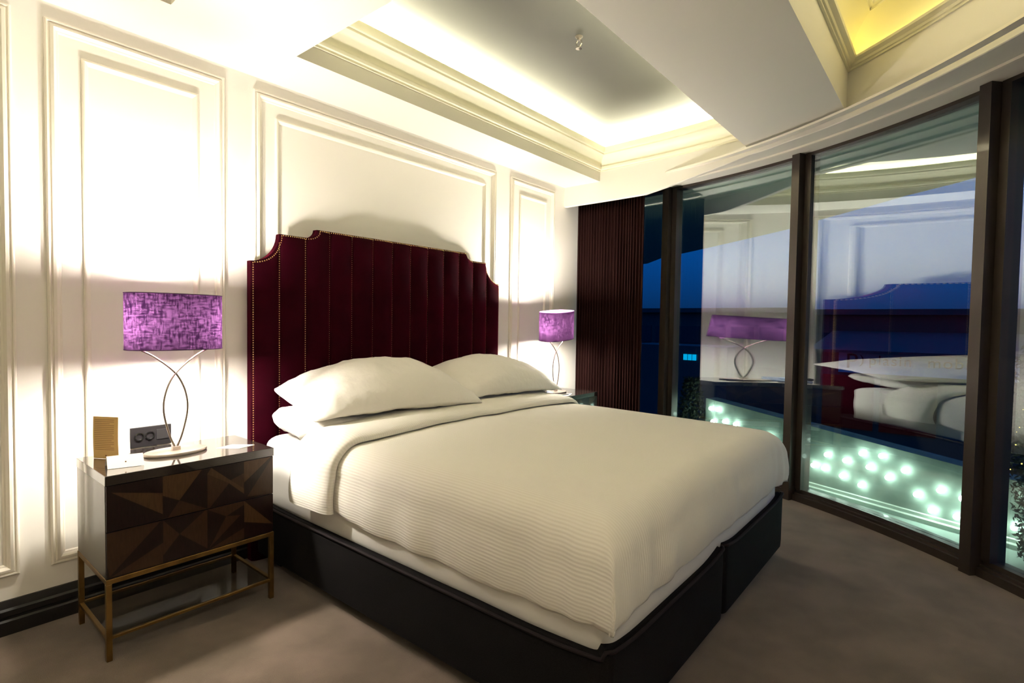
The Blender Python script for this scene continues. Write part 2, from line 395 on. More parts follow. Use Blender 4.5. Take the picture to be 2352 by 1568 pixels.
# skirting
mb = MB(); SK = [(0, 0), (.030, 0), (.030, .055), (.022, .062), (.022, .070), (.026, .075), (.026, .098), (.018, .106), (.014, .125), (.010, .136), (0, .136)]
xs = [XL, 2.56]
mb.grid(lambda i, j: (xs[i], -SK[j][0], SK[j][1]), 2, len(SK)); struct(mb, 'baseboard_back', M_black, smooth=30)

# ---------------------------------------------------------------- curved window wall
MU = [2.6, -9.0, -25.48, -42.28, -58.9, -66.6]
BOW = {0: (4.6, 0), 1: (5.0, 0), 2: (5.5, .045), 3: (4.4, 0), 4: (4.4, 0)}   # bend radius and slight turn of each pane in its frame
GZ0, GZ1 = .085, 2.57
for w in range(5):
    a, b = MU[w], MU[w+1]; mb = MB()
    N = 18
    def arcbox(mb, t0, t1, r0, r1, z0, z1, n=N, mi=0):
        def v(i, j):
            t = t0+(t1-t0)*i/(n-1); d, z = [(r0, z0), (r1, z0), (r1, z1), (r0, z1)][j]; p = gp(t, d); return (p.x, p.y, z)
        mb.grid(v, n, 4, mi, cv=True)
        for t, fl in ((t0, 0), (t1, 1)):
            P = [gp(t, r0), gp(t, r1)]; vs = [(P[0].x, P[0].y, z0), (P[1].x, P[1].y, z0), (P[1].x, P[1].y, z1), (P[0].x, P[0].y, z1)]
            mb.add(vs, [(0, 1, 2, 3)], mi)
    aa, bb = a-.46, b+.46
    # sill with stepped profile, head, sash stiles
    arcbox(mb, aa, bb, -.075, .05, 0, .045); arcbox(mb, aa, bb, -.055, .05, .045, .06); arcbox(mb, aa, bb, -.035, .05, .06, GZ0)
    arcbox(mb, aa, bb, -.05, .05, GZ1, GZ1+.022)
    arcbox(mb, aa, aa-.62, -.05, .045, GZ0, GZ1, 3)
    arcbox(mb, bb+.08, bb, -.035, .045, GZ0, GZ1, 3)
    # mullion at the right hand (clockwise) end
    if w < 4: arcbox(mb, b+.42, b-.42, -.11, .06, 0, 2.59, 4)
    o = struct(mb, 'window_%d' % (w+1), M_alu)
    mb = MB(); g0, g1 = aa-.62, bb+.08
    def gv(i, j):
        t = g0+(g1-g0)*i/80; d, z = [(-.004, GZ0), (-.004, GZ1), (.004, GZ1), (.004, GZ0)][j]; rb, ro = BOW[w]; hh = radians(g0-g1)/2*GR; sd_ = radians(t-(g0+g1)/2)*GR
        d += -ro*sd_-(hh*hh-sd_*sd_)/2*(1/GR-1/rb); p = gp(t, d); return (p.x, p.y, z)
    mb.grid(gv, 81, 4, cv=True); mb.build('pane', M_glass, o, smooth=40)

# ---------------------------------------------------------------- curtain
t = thing('curtain', (2.21, -.4, 0), 'dark brown pleated floor-length curtain gathered between wall and windows', 'curtain')
mb = MB(); cp = catmull([(2.215, -.055, 0), (2.225, -.28, 0), (2.215, -.54, 0), (2.175, -.785, 0)], 90); nC = len(cp)
def cv(i, j):
    p = cp[i]; q = cp[min(i+1, nC-1)]-cp[max(i-1, 0)]; q.normalize(); n = Vector((q.y, -q.x, 0)); u = i/(nC-1); z = .02+(2.565-.02)*j/12
    ph = u*2*pi*24+.5*sin(u*17)+.12*sin(z*2+u*9)
    amp = .022+.004*sin(u*31)+.004*(1-j/12)
    p = p-n*(amp*sin(ph)) + q*(.004*sin(2*ph)); return (p.x, p.y, z)
mb.grid(cv, nC, 13); c = mb.build('curtain_panel', M_cur, t, smooth=180)
so = c.modifiers.new('s', 'SOLIDIFY'); so.thickness = .003
mb = MB(); mb.box((2.28, -.70, 2.565), (2.31, -.03, 2.578)) if False else mb.tube([(p.x, p.y, 2.571) for p in cp[::20]], .007, 6)
mb.build('curtain_track', M_trim, t)

# ---------------------------------------------------------------- bed
bed = thing('bed', (0, -1.2, 0), 'white king bed on charcoal fabric divan against the burgundy headboard', 'bed')
BX, BY0, BY1, BZ = 1.0, -.118, -2.25, .335
def divan(x0, x1, outer):
    mb = MB(); NX, NY = 20, 40
    # side walls follow a softly waving top rim
    def rim(x, y):
        ux = abs(x-(x0+x1)/2)/((x1-x0)/2); uy = abs(y-(BY0+BY1)/2)/((BY0-BY1)/2)
        return BZ + .022*max(0, ux-.55)**2/.2*(uy > .98) + .020*max(0, uy-.72)**2/.078*1.0
    per = [];
    r = .035
    def corner(cx, cy, a0):
        return [(cx+r*cos(radians(a0+90*k/5)), cy+r*sin(radians(a0+90*k/5))) for k in range(6)]
    c4 = corner(x1-r, BY0-r, 0)+corner(x0+r, BY0-r, 90)+corner(x0+r, BY1+r, 180)+corner(x1-r, BY1+r, 270)
    for i in range(len(c4)):
        a = c4[i]; b = c4[(i+1) % len(c4)]; L = math.dist(a, b); n = max(1, int(L/.06))
        for k in range(n): per.append((a[0]+(b[0]-a[0])*k/n, a[1]+(b[1]-a[1])*k/n))
    cxm, cym = (x0+x1)/2, (BY0+BY1)/2; n = len(per)
    def bulge(x, y, z):
        return 1
    lev = [(-.010, .058), (0, .075), (0, .20), (0, None), ]
    def v(i, j):
        x, y = per[i]; z1 = rim(x, y)
        d, z = [(-.012, .060), (-.002, .066), (0, .10), (.0, .2), (.001, z1-.03), (-.003, z1-.012), (-.015, z1-.004), (-.04, z1-.012), (-.10, z1-.016)][j]
        L = sqrt((x-cxm)**2+(y-cym)**2); nx = max(-1, min(1, (x-cxm)/((x1-x0)/2)*1.0)); ny = (y-cym)/((BY0-BY1)/2)
        sx = 1+d/((x1-x0)/2); sy = 1+d/((BY0-BY1)/2)
        return (cxm+(x-cxm)*sx, cym+(y-cym)*sy, z)
    mb.grid(v, n, 9, cu=True); k = len(mb.v)
    mb.f.append([k-n+i for i in range(n)]); mb.m.append(0)
    mb.f.append([k-9*n+i for i in range(n)][::-1]); mb.m.append(0)
    d = mb.build('divan_base', M_base, bed, smooth=50)
    mb = MB(); mb.tube([(p[0]+(p[0]-cxm)*.002, p[1]+(p[1]-cym)*.001, rim(*p)-.006) for p in per+[per[0]]], .0065, 6)
    mb.build('piping', M_pipe, d, smooth=60)
    for lx in (x0+.09, x1-.09):
        for ly in (BY1+.09, BY0-.12):
            mb = MB(); mb.box((lx-.03, ly-.03, 0), (lx+.03, ly+.03, .07), bev=.006); mb.build('leg', M_leg, d)
divan(-1.0, -.002, -1); divan(.002, 1.0, 1)
# mattress wrapped in its sheet
mb = MB(); X, Y0_, Y1_ = .966, -.135, -2.222
def rbox(mb, hx, y0, y1, z0, z1, r, top=None, seg=6, amp=.004, sd=0, nside=70):
    per = []; rc = .055
    def corner(cx, cy, a0): return [(cx+rc*cos(radians(a0+90*k/6)), cy+rc*sin(radians(a0+90*k/6))) for k in range(7)]
    c4 = corner(hx-rc, y0-rc, 0)+corner(-hx+rc, y0-rc, 90)+corner(-hx+rc, y1+rc, 180)+corner(hx-rc, y1+rc, 270); cy = (y0+y1)/2; hy = (y0-y1)/2
    for i in range(len(c4)):
        a = c4[i]; b = c4[(i+1) % len(c4)]; n = max(1, int(math.dist(a, b)/.04))
        for k in range(n): per.append((a[0]+(b[0]-a[0])*k/n, a[1]+(b[1]-a[1])*k/n))
    pr = [(-.02, z0), (0, z0+.03)] + [(0, z0+.03+(z1-r-z0-.03)*q/5) for q in range(1, 6)] + [(-r*(1-cos(a*pi/2/seg)), z1-r+r*sin(a*pi/2/seg)) for a in range(1, seg+1)]
    pr += [(-r-(hx-r)*q/8*.999, z1) for q in range(1, 9)]
    def v(i, j):
        x, y = per[i]; d, z = pr[j]; sx = 1+d/hx; sy = 1+d/hy
        nz = noise.noise(Vector((x*5, y*5, z*9+sd)))*amp
        return (x*sx*(1+nz), cy+(y-cy)*sy, z+nz*.5+(.02*(1-(sx*x/hx)**2) if j > 12 else 0))
    mb.grid(v, len(per), len(pr), cu=True)
rbox(mb, X, Y0_, Y1_, BZ-.02, .685, .055)
mb.build('mattress', M_sheet, bed, smooth=60)

# duvet: a cloth unrolled in (s, t) over the mattress
def drop_prof(q, flat, r, bulge=.012, full=.30):
    """q: signed unrolled coordinate; returns (position, drop)"""
    a = abs(q); sg = 1 if q >= 0 else -1
    if a <= flat: return q, 0
    arc = r*pi/2; e = a-flat
    if e <= arc:
        th = e/r; return sg*(flat+r*sin(th)), r*(1-cos(th))
    d = r+(e-arc); k = (e-arc)/(full-r)
    return sg*(flat+r+bulge*sin(min(1, k)*pi)-.012*max(0, min(1, k))**2), d
SFL, SR = .888, .115; SIDE = .12*pi/2+.145
def duvet_pt(s, t, zt=.728, bot=None):
    x, dx = drop_prof(s, SFL, SR, full=.33)
    y, dy = (t, 0)
    if t < -2.145:
        q, dy = drop_prof(-t, 2.145, SR, full=.33); y = -q
    d = (max(dx, 0)**5+max(dy, 0)**5)**.2
    d = min(d, .272 + .040*(max(0, 1-(x/.95)**4) if dy > dx else max(0, min(1, (-y-.85)/.25))*max(0, min(1, (2.2+y)/.45))))
    z = zt + .034*(1-min(1, abs(x)/1.03)**3)*(1-.25*max(0, min(1, (-y-1.0)/1.3)))
    # sag towards the foot corners, soft quilting and creases
    z -= .030*max(0, (abs(x)-.6)/.43)**2*max(0, (-y-1.6)/.65)
    n1 = noise.noise(Vector((x*1.7+3, y*1.7, 0)))*.010
    n2 = noise.noise(Vector((x*5, y*2.2, d*6)))*.004
    near = 0
    if d > .03:
        u = (t if dy <= dx else s)
        fold = sin(u*17+2*noise.noise(Vector((u*2, 1, 0)))*3)*.5+noise.noise(Vector((u*9, d*3, 5)))
        near = min(1, d/.2)*.0075*fold
    cnr = 1-min(1, min(max(dx, 0), max(dy, 0))/.03)
    near *= cnr
    ox = near*(1 if x > 0 else -1) if dx >= dy else 0
    oy = -near if dy > dx else 0
    cd_ = sqrt((abs(x)-1.0)**2+(y+2.2)**2)
    cr = cnr*max(0, 1-cd_/.55)*min(1, d/.08+.2)*.005*sin((t if dy <= dx else s)*46+4*noise.noise(Vector((s*3, t*3, 9))))
    if dx >= dy: ox += cr*(1 if x > 0 else -1)
    else: oy -= cr
    # pinched upright corner at the foot
    if dx > .05 and dy > .05:
        w = min(1, min(dx, dy)/.10); ox += .002*w*(1 if x > 0 else -1); oy -= .002*w
    return Vector((x+ox, y+oy, z-d+(n1+n2)*(1 if d < .1 else .25)))
duv = thing('duvet', (0, -1.5, .7), 'white finely ribbed duvet spread smooth over the bed, head end turned down', 'duvet')
mb = MB(); NS, NT = 150, 150; smax = SFL+SR*pi/2+.225; t0, t1 = -.80, -(2.145+SR*pi/2+.215)
def du(i, j):
    s = -smax+2*smax*i/(NS-1); t = t0+(t1-t0)*j/(NT-1)
    return duvet_pt(s, t)
def duuv(i, j): return (-smax+2*smax*i/(NS-1), t0+(t1-t0)*j/(NT-1))
mb.grid(du, NS, NT, uvf=duuv)
lim = SR*pi/2+.012
keep = [q for q, f in enumerate(mb.f) if not all(abs(mb.uv[v][0]) > SFL+lim and -mb.uv[v][1] > 2.145+lim for v in f)]
mb.f = [mb.f[q] for q in keep]; mb.m = [mb.m[q] for q in keep]
d = mb.build('duvet_cover', M_duvet, duv, smooth=180)
so = d.modifiers.new('s', 'SOLIDIFY'); so.thickness = .014; so.offset = -1
# turned-down band: a flattened loop of the same cloth
mb = MB(); NB = 26; smb = SFL+SR*pi/2+.165
def band(i, j):
    s = -smb+2*smb*i/(NS-1); a = 2*pi*j/NB
    wob = .014*noise.noise(Vector((s*1.6, 4, 2)))+ .02*max(0, abs(s)-1.0)
    cyb = -.725+wob; hw = .165; ct, st = cos(a), sin(a)
    yy = cyb+hw*(abs(ct)**.8*(1 if ct > 0 else -1))
    lift = .004 + .044*(abs(st)**.7 if st > 0 else -.1*abs(st))
    if st > 0: lift += .006*noise.noise(Vector((s*3, yy*6, 1)))
    lift += .010*max(0, ct)
    p = duvet_pt(s, -1.0); p2 = duvet_pt(s*.999, -1.0)
    x, dx = drop_prof(s, SFL, SR, full=.33); sgn = 1 if s > 0 else -1
    # outward normal of the cross profile
    e = max(0, abs(s)-SFL); th = min(pi/2, e/SR); nx, nz = sin(th)*sgn, cos(th)
    return (p.x+nx*(lift+.004), yy, p.z+nz*(lift+.004))
mb.grid(band, NS, NB, cv=True, uvf=lambda i, j: (-smb+2*smb*i/(NS-1), .05*j))
mb.build('turned_down_fold', M_fold, duv, smooth=180)

# pillows
def pillow(a, b, h, seed, flange=.035, pu=3.4, e=.62, kt=1, kb=1, pinch=.05, rc=.04, droop=0, tip=0):
    mb = MB(); N = 44; M2 = 30
    def side(sg):
        def v(i, j):
            u = -1+2*i/(N-1); w = -1+2*j/(M2-1)
            u = sin(u*pi/2)*.6+u*.4; w = sin(w*pi/2)*.6+w*.4
            x = a*u*(1-pinch*(1-w*w))*(1-rc*w**6); y = b*w*(1-pinch*(1-u*u))*(1-rc*1.6*u**6)
            fu = max(0, 1-(abs(u)/(1-flange/a))**3.0); fw = max(0, 1-(abs(w)/(1-flange/b))**2.6)
            tk = h*(max(0, 1-abs(u)**pu)**e)*(max(0, 1-abs(w)**2.6)**.62)
            wr = noise.noise(Vector((x*7+seed, y*7, seed)))*.012 + noise.noise(Vector((x*4, y*22+seed, 2)))*.009 + noise.noise(Vector((x*26+seed, y*7, 4)))*.006
            cr = .010*sin(14*atan2(y, x-a*.9*(1 if x > 0 else -1)))*max(0, abs(u)-.55)
            z = sg*(tk*(kt if sg > 0 else kb)+.003) + (wr+cr)*min(1, tk/(.3*h)) - droop*abs(u)**2.5 + tip*(u*w)**4 + .012*(u*u)*noise.noise(Vector((u*2, w*2, seed)))
            return (x, y, z)
        return v
    mb.grid(side(1), N, M2); mb.grid(side(-1), N, M2)
    # close rim
    bm = bmesh.new(); vs = [bm.verts.new(p) for p in mb.v]; bm.verts.ensure_lookup_table()
    for f in mb.f: bm.faces.new([vs[i] for i in f])
    k = N*M2; ring = [i for i in range(N)]+[j*N+N-1 for j in range(1, M2)]+[(M2-1)*N+i for i in range(N-2, -1, -1)]+[j*N for j in range(M2-2, 0, -1)]
    for q in range(len(ring)):
        p0, p1 = ring[q], ring[(q+1) % len(ring)]
        bm.faces.new([vs[p0], vs[p1], vs[k+p1], vs[k+p0]])
    out = MB(); out.bm(bm); return out
def put_pillow(name, mbp, loc, rot, label):
    mr = Matrix.Translation(loc) @ Matrix.Rotation(rot[2], 4, 'Z') @ Matrix.Rotation(rot[1], 4, 'Y') @ Matrix.Rotation(rot[0], 4, 'X')
    me_o = mbp.build(name, M_pil, None, smooth=180); me_o.matrix_world = mr
    tag(me_o, label, 'pillow', 'pillows stacked against the headboard'); return me_o
R_ = radians
put_pillow('pillow', pillow(.485, .27, .095, 3.1, pu=9, e=.5, kt=.62, kb=.85, pinch=0, rc=.10), (-.475, -.375, .778), (R_(4), R_(0), R_(1)), 'lower left white pillow squashed flat on the mattress beneath another pillow')
put_pillow('pillow', pillow(.485, .27, .095, 8.4, pu=9, e=.5, kt=.62, kb=.85, pinch=0, rc=.10), (.52, -.375, .778), (R_(4), R_(0), R_(-1)), 'lower right white pillow, hidden almost wholly under the upper right pillow')
put_pillow('pillow', pillow(.555, .30, .175, 5.2, kb=.35, pu=2.3, e=.78, droop=.035, rc=.06), (-.400, -.43, .905), (R_(11), R_(0), R_(-7)), 'upper left plump white pillow leaning back on the headboard, nearest the camera')
put_pillow('pillow', pillow(.54, .29, .160, 11.7, kb=.35, pu=2.3, e=.78, droop=.035, rc=.06), (.565, -.40, .900), (R_(11), R_(1), R_(-3)), 'upper right plump white pillow near the far lamp, partly behind the left one')

# ---------------------------------------------------------------- headboard
hb = thing('headboard', (-.004, -.05, 0), 'tall burgundy velvet headboard with stepped top, vertical channels and brass nailheads', 'headboard')
HX0, HX1 = -1.006, .998; HYF = -.092; HYB = -.038
def hb_outline():
    P = []; z1, z2, z3 = 1.616, 1.776, 1.830
    xa = HX0+.158; xb = xa+.225
    P.append((HX0, 0)); P.append((HX0, z1))
    for k in range(1, 12):               # quarter scoop
        a = k/12*pi/2; P.append((HX0+(xa-HX0)*sin(a), z1+(z2-z1)*(1-cos(a))))
    P.append((xa, z2)); P.append((xa+.155, z2))
    for k in range(1, 8):
        a = k/8*pi/2; P.append((xa+.155+(xb-xa-.155)*sin(a), z2+(z3-z2)*(1-cos(a))))
    P.append((xb, z3))
    Q = [(HX0+HX1-x, z) for x, z in P[::-1]]; return P+Q
HO = hb_outline()
def top_z(x):
    P = [p for p in HO if p[1] > .5]
    for a, b in zip(P, P[1:]):
        if a[0] <= x <= b[0] and b[0] > a[0]: return a[1]+(b[1]-a[1])*(x-a[0])/(b[0]-a[0])
    return 1.6
# channelled front
NCH = 13; mb = MB(); NX = NCH*16
xsn = []
for i in range(NX+1): xsn.append(HX0+(HX1-HX0)*i/NX)
def hv(i, j):
    x = xsn[i]; zt = top_z(min(max(x, HX0+1e-4), HX1-1e-4)); u = (i % 16)/16; z = zt*j/40
    puff = (sin(pi*u))**.6*.024 if i % 16 else 0
    ed = min(1, (zt-z)/.03, (x-HX0)/.012+.0, (HX1-x)/.012); ed = max(0, ed); ed = sqrt(1-(1-ed)**2)
    return (x, HYF+.012-(puff*.9+.004)*ed, z)
mb.grid(hv, NX+1, 41); mb.build('channelled_panel', M_velvet, hb, smooth=50)
mb = MB(); n = len(HO)
mb.grid(lambda i, j: (HO[i][0], [HYF+.013, HYB][j], HO[i][1]), n, 2)
mb.add([(x, HYB, z) for x, z in HO], [list(range(n))]); mb.build('side_border', M_velvet, hb, smooth=40)
# nailheads along outline and channel seams
def studs(path, step, r):
    out = []; acc = 0
    for a, b in zip(path, path[1:]):
        L = math.dist(a, b); q = -acc
        while q+step <= L:
            q += step; out.append((a[0]+(b[0]-a[0])*q/L, a[1]+(b[1]-a[1])*q/L))
        acc = L-q
    return out
mb = MB()
def inset(P, d):
    return [(x+(d if x < 0 else -d), z-d) for x, z in P]
IO = inset(HO, .008)
def dome(mb, x, y, z, r):
    n = 6; vs = [(x, y-r*.7, z)]+[(x+r*cos(2*pi*q/n), y, z+r*sin(2*pi*q/n)) for q in range(n)]
    mb.add(vs, [(0, q+1, (q+1) % n+1) for q in range(n)])
def surf(x, z):
    zt = top_z(x); u = ((x-HX0)/(HX1-HX0)*NCH) % 1; puff = (abs(sin(pi*u)))**.6*.024
    ed = max(0, min(1, (zt-z)/.03, (x-HX0)/.012, (HX1-x)/.012)); ed = sqrt(1-(1-ed)**2)
    return HYF+.012-(puff*.9+.004)*ed
for x, z in studs(IO, .0125, .0045):
    if z > .3: dome(mb, x, surf(x, z)-.0005, z, .0036)
o = mb.build('nailhead_border', M_nail, hb, smooth=180)
for c in range(1, NCH):
    x = HX0+(HX1-HX0)*c/NCH; mb = MB(); z = .75 if 1 < c < NCH-1 else .45
    while z < top_z(x)-.012:
        dome(mb, x, HYF+.0055, z, (.0030 if c < 3 else .0017)); z += .0125
    mb.build('nailhead_row', M_nail, hb, smooth=180)

# ---------------------------------------------------------------- nightstands
def nightstand(x0, label, group='nightstands beside the bed'):
    w, y0, y1 = .647, -.545, -.135; x1 = x0+w
    t = thing('nightstand', (x0+w/2, (y0+y1)/2, 0), label, 'nightstand', group)
    mb = MB(); mb.box((x0, y0, .672), (x1, y1, .710), bev=.0015, seg=1); mb.build('top_slab', M_lac, t, smooth=30)
    mb = MB(); mb.box((x0+.002, y0+.012, .315), (x1-.002, y1, .671), bev=.001, seg=1); mb.build('cabinet_body', M_lac_side, t)
    # two marquetry drawers: corner points in unit cells, three veneers
    D = [[ # upper drawer, cells left to right
          [((0,0),(1,0),(1,.42),(.08,.88),(0,.95)),0], [((.08,.86),(1,.62),(1,.12)),2], [((0,1),(1,1),(1,.62),(.08,.88),(0,.95)),0],
         ],[ [((0,1),(.88,1),(.36,.36),(0,.55)),2], [((.95,1),(1,1),(1,0),(.36,.36)),0], [((.36,.36),(1,0),(.1,0)),1], [((0,.55),(.36,.36),(.05,0),(0,0)),0],
         ],[ [((0,.86),(.1,1),(1,.30),(1,.16)),2], [((0,.86),(.58,.52),(.06,0),(0,0)),1], [((.58,.52),(1,.16),(1,0),(.06,0)),0], [((.1,1),(1,1),(1,.7),(.62,.59)),0], [((1,.70),(1,.30),(.62,.59)),1],
         ],[ [((0,1),(.92,1),(0,.45)),2], [((.92,1),(1,1),(.1,.06),(0,.45)),0], [((1,1),(1,0),(.1,.06)),1], [((0,.45),(.1,.06),(0,0)),0]]]
    D2 = [[ [((0,1),(.96,1),(.04,.04),(0,.3)),1], [((.96,1),(1,1),(1,.48),(.06,.02)),0], [((1,.48),(1,0),(.06,.02)),1],
         ],[ [((0,1),(.95,1),(.36,.58)),0], [((0,1),(.36,.58),(0,.18)),1], [((.95,1),(1,1),(1,.04),(.36,.58)),1], [((0,.18),(.36,.58),(1,.04),(1,0),(0,0)),0],
         ],[ [((0,1),(.5,.72),(.04,.05),(0,0)),0], [((.5,.72),(.9,.66),(.04,.03)),1], [((0,1),(1,1),(1,.9),(.5,.72)),1], [((.5,.72),(1,.9),(1,.3),(.04,.0),(.9,.66)),0], [((1,.3),(1,0),(.04,0)),1],
         ],[ [((0,1),(1,.2),(0,.45)),2], [((0,1),(1,1),(1,.2)),0], [((0,.45),(1,.2),(1,0),(0,0)),0]]]
    cols = [0, .292, .553, .793, 1]
    for nm, dd, z0, z1 in (('drawer', D, .497, .670), ('drawer', D2, .318, .493)):
        mb = MB(); a, b = x0+.004, x1-.004
        mb.box((a, y0+.002, z0), (b, y0+.014, z1), 0)
        for c in range(4):
            for lay, (poly, mi) in enumerate(dd[c]):
                ca, cb = a+(b-a)*cols[c], a+(b-a)*cols[c+1]
                P = [(ca+.0004+(cb-ca-.0008)*px, z0+.0006+(z1-z0-.0012)*pz) for px, pz in poly]
                yv = y0+.0014-.00006*lay
                mb.add([(px, yv, pz) for px, pz in P], [list(range(len(P)))], mi)
        mb.build(nm, [M_w0, M_w1, M_w2], t)
    B = .019; fl = .095
    mb = MB()
    for a, b in (((x0, y0, .296), (x1, y0+B, .315)), ((x0, y1-B, .296), (x1, y1, .315)), ((x0, y0+B, .296), (x0+B, y1-B, .315)), ((x1-B, y0+B, .296), (x1, y1-B, .315))): mb.box(a, b, bev=.001, seg=1)
    mb.build('top_rail', M_brass, t)
    mb = MB()
    for a, b in (((x0+B, y0, fl-.012), (x1-B, y0+B*.7, fl)), ((x0+B, y1-B*.7, fl-.012), (x1-B, y1, fl)), ((x0, y0+B, fl-.012), (x0+B*.8, y1-B, fl)), ((x1-B*.8, y0+B, fl-.012), (x1, y1-B, fl))): mb.box(a, b, bev=.001, seg=1)
    mb.build('stretcher_rail', M_brass, t)
    mb = MB(); mb.box((x0+B*.7, y0+B*.6, fl-.008), (x1-B*.7, y1-B*.6, fl-.002)); mb.build('glass_shelf', M_shelf, t)
    for lx in (x0, x1-B):
        for ly in (y0, y1-B):
            mb = MB(); mb.box((lx, ly, 0), (lx+B, ly+B, .296), bev=.001, seg=1); mb.build('leg', M_brass, t)
    return t
ns = nightstand(-1.7615, 'dark marquetry nightstand on brass legs left of the bed, nearest the camera')
n2 = copy_tree(ns); n2.location.x += 1.17+1.7615
n2['label'] = 'dark nightstand between the bed and the brown curtain, mostly hidden by bedding'

# ---------------------------------------------------------------- table lamps
M_bulb = emat('lamp_bulb_glow', LAMP_C, LAMP_E)
def lamp(x, y, z, label):
    t = thing('table_lamp', (x, y, z), label, 'table lamp', 'bedside table lamps')
    mb = MB(); mb.lathe([(0, 0), (.97, 0), (1, .004), (1, .010), (.985, .013), (0, .0135)], (x, y, z), 48, .124, .078); mb.build('base', M_metal2, t, smooth=40)
    mb = MB(); mb.box((x-.016, y-.010, z+.013), (x+.016, y+.010, z+.030), bev=.002); mb.build('hub', M_metal2, t)
    for sg in (1, -1):
        pts = catmull([(x+sg*.005, y, z+.028), (x+sg*.026, y, z+.085), (x+sg*.047, y, z+.185), (x+sg*.040, y, z+.265), (x+sg*.012, y, z+.335), (x-sg*.030, y, z+.385), (x-sg*.085, y, z+.430), (x-sg*.128, y, z+.456)], 6)
        mb = MB(); mb.tube(pts, .0042, 8); mb.tube([pts[-1], (x-sg*.128, y, z+.485)], .006, 8)
        mb.build('curved_stem', M_metal, t, smooth=60)
        s_ = MB(); s_.lathe([(0, .458), (.016, .458), (.017, .475), (.014, .488), (0, .489)], (x-sg*.125, y, z), 16); so_ = s_.build('bulb_socket', M_paper, t, smooth=40)
        b_ = MB(); b_.lathe([(0, .484), (.012, .486), (.018, .498), (.019, .60), (.018, .655), (.012, .668), (0, .672)], (x-sg*.125, y, z), 12); b_.build('bulb', M_bulb, so_, smooth=180)
    mb = MB(); n = 72; A, B = .187, .113; z0, z1 = z+.460, z+.698
    def sv(i, j):
        a = 2*pi*i/n; c, s = cos(a), sin(a); e = 2/2.35
        rr = [(1, z0), (1, z1), (.988, z1), (.988, z0)][j]
        return (x+A*rr[0]*abs(c)**e*(1 if c > 0 else -1), y+B*rr[0]*abs(s)**e*(1 if s > 0 else -1), rr[1])
    mb2 = MB(); mb2.grid(lambda i, j: sv(i, j), n, 2, cu=True); sh = mb2.build('lamp_shade', M_shade, t, smooth=180)
    for zz in (z0, z1):
        tr = MB(); pts = [(*sv(i, 0)[:2], zz) for i in list(range(n))+[0]]; tr.tube(pts, .0018, 5, caps=False)
        tr.build('shade_rim', M_rim, sh, smooth=60)
    w_ = MB(); w_.tube([(x-.18, y, z+.50), (x+.18, y, z+.50)], .0015, 5); w_.tube([(x-.0, y-.11, z+.50), (x, y+.11, z+.50)], .0015, 5); w_.build('shade_carrier', M_metal, t)
    return t
l1 = lamp(-1.45, -.33, .710, 'table lamp with oval purple shade on the left nightstand, nearest the camera')
l2 = copy_tree(l1); l2.location.x = 1.478; l2['label'] = 'table lamp with oval purple shade on the far nightstand beside the curtain'

sh2 = [c for c in l2.children if c.name.startswith('lamp_shade')][0]     # the far shade sits a little crooked, tipped towards the room
c3_ = Vector((0, 0, .58)); sh2.matrix_basis = Matrix.Translation(c3_) @ Matrix.Rotation(radians(6.5), 4, Vector((.57, -.82, 0))) @ Matrix.Translation(-c3_)

# ---------------------------------------------------------------- small things
# standing folded booklet
M_kraft = mat('tan_booklet_card', (.62, .40, .14), .7)
M_ink = mat('brown_print', (.22, .11, .04), .8)
t = thing('booklet', (-1.68, -.24, .711), 'tan folded booklet with printed lines standing upright on the left nightstand', 'booklet')
A = Vector((-1.714, -.190)); Bq = Vector((-1.652, -.290)); Cq = Vector((-1.585, -.196)); zb0, zb1 = .711, .888
def leaf(A, B, z0, z1, bow, m, name, parent):
    mb = MB(); N = 9; d = (B-A); nn = Vector((-d.y, d.x)).normalized()
    def v(i, j):
        u = i/(N-1); w = (j % 7)/6; p = A+d*u+nn*(bow*sin(pi*w)*.5) + nn*(.0012 if j >= 7 else 0); return (p.x, p.y, z0+(z1-z0)*w)
    mb.grid(v, N, 7); mb.grid(lambda i, j: v(i, j+7), N, 7); return mb.build(name, m, parent, smooth=60)
leaf(A, Bq, zb0, zb1, -.006, M_kraft, 'front_cover', t)
leaf(Bq, Cq, zb0, zb1, .004, M_paper, 'back_leaf', t)
mb = MB(); d = (Bq-A); L = d.length; d.normalize(); nn = Vector((d.y, -d.x))
for q in range(17):
    zz = zb1-.014-q*.0078; wl = .90-.25*((q*37) % 5)/5*(q % 3 == 2); bow = -.006*sin(pi*(zz-zb0)/(zb1-zb0))*.5
    p0 = A+d*L*.07+nn*(.0006-bow); p1 = A+d*L*(.07+.86*wl)+nn*(.0006-bow)
    mb.add([(p0.x, p0.y, zz), (p1.x, p1.y, zz), (p1.x, p1.y, zz+.0018), (p0.x, p0.y, zz+.0018)], [(0, 1, 2, 3)])
c0 = A+d*L*.5+nn*.0008; mb.add([(c0.x+d.x*.004*cos(a*pi/4), c0.y+d.y*.004*cos(a*pi/4), .724+.004*sin(a*pi/4)) for a in range(8)], [tuple(range(8))])
mb.build('printed_text', M_ink, t)
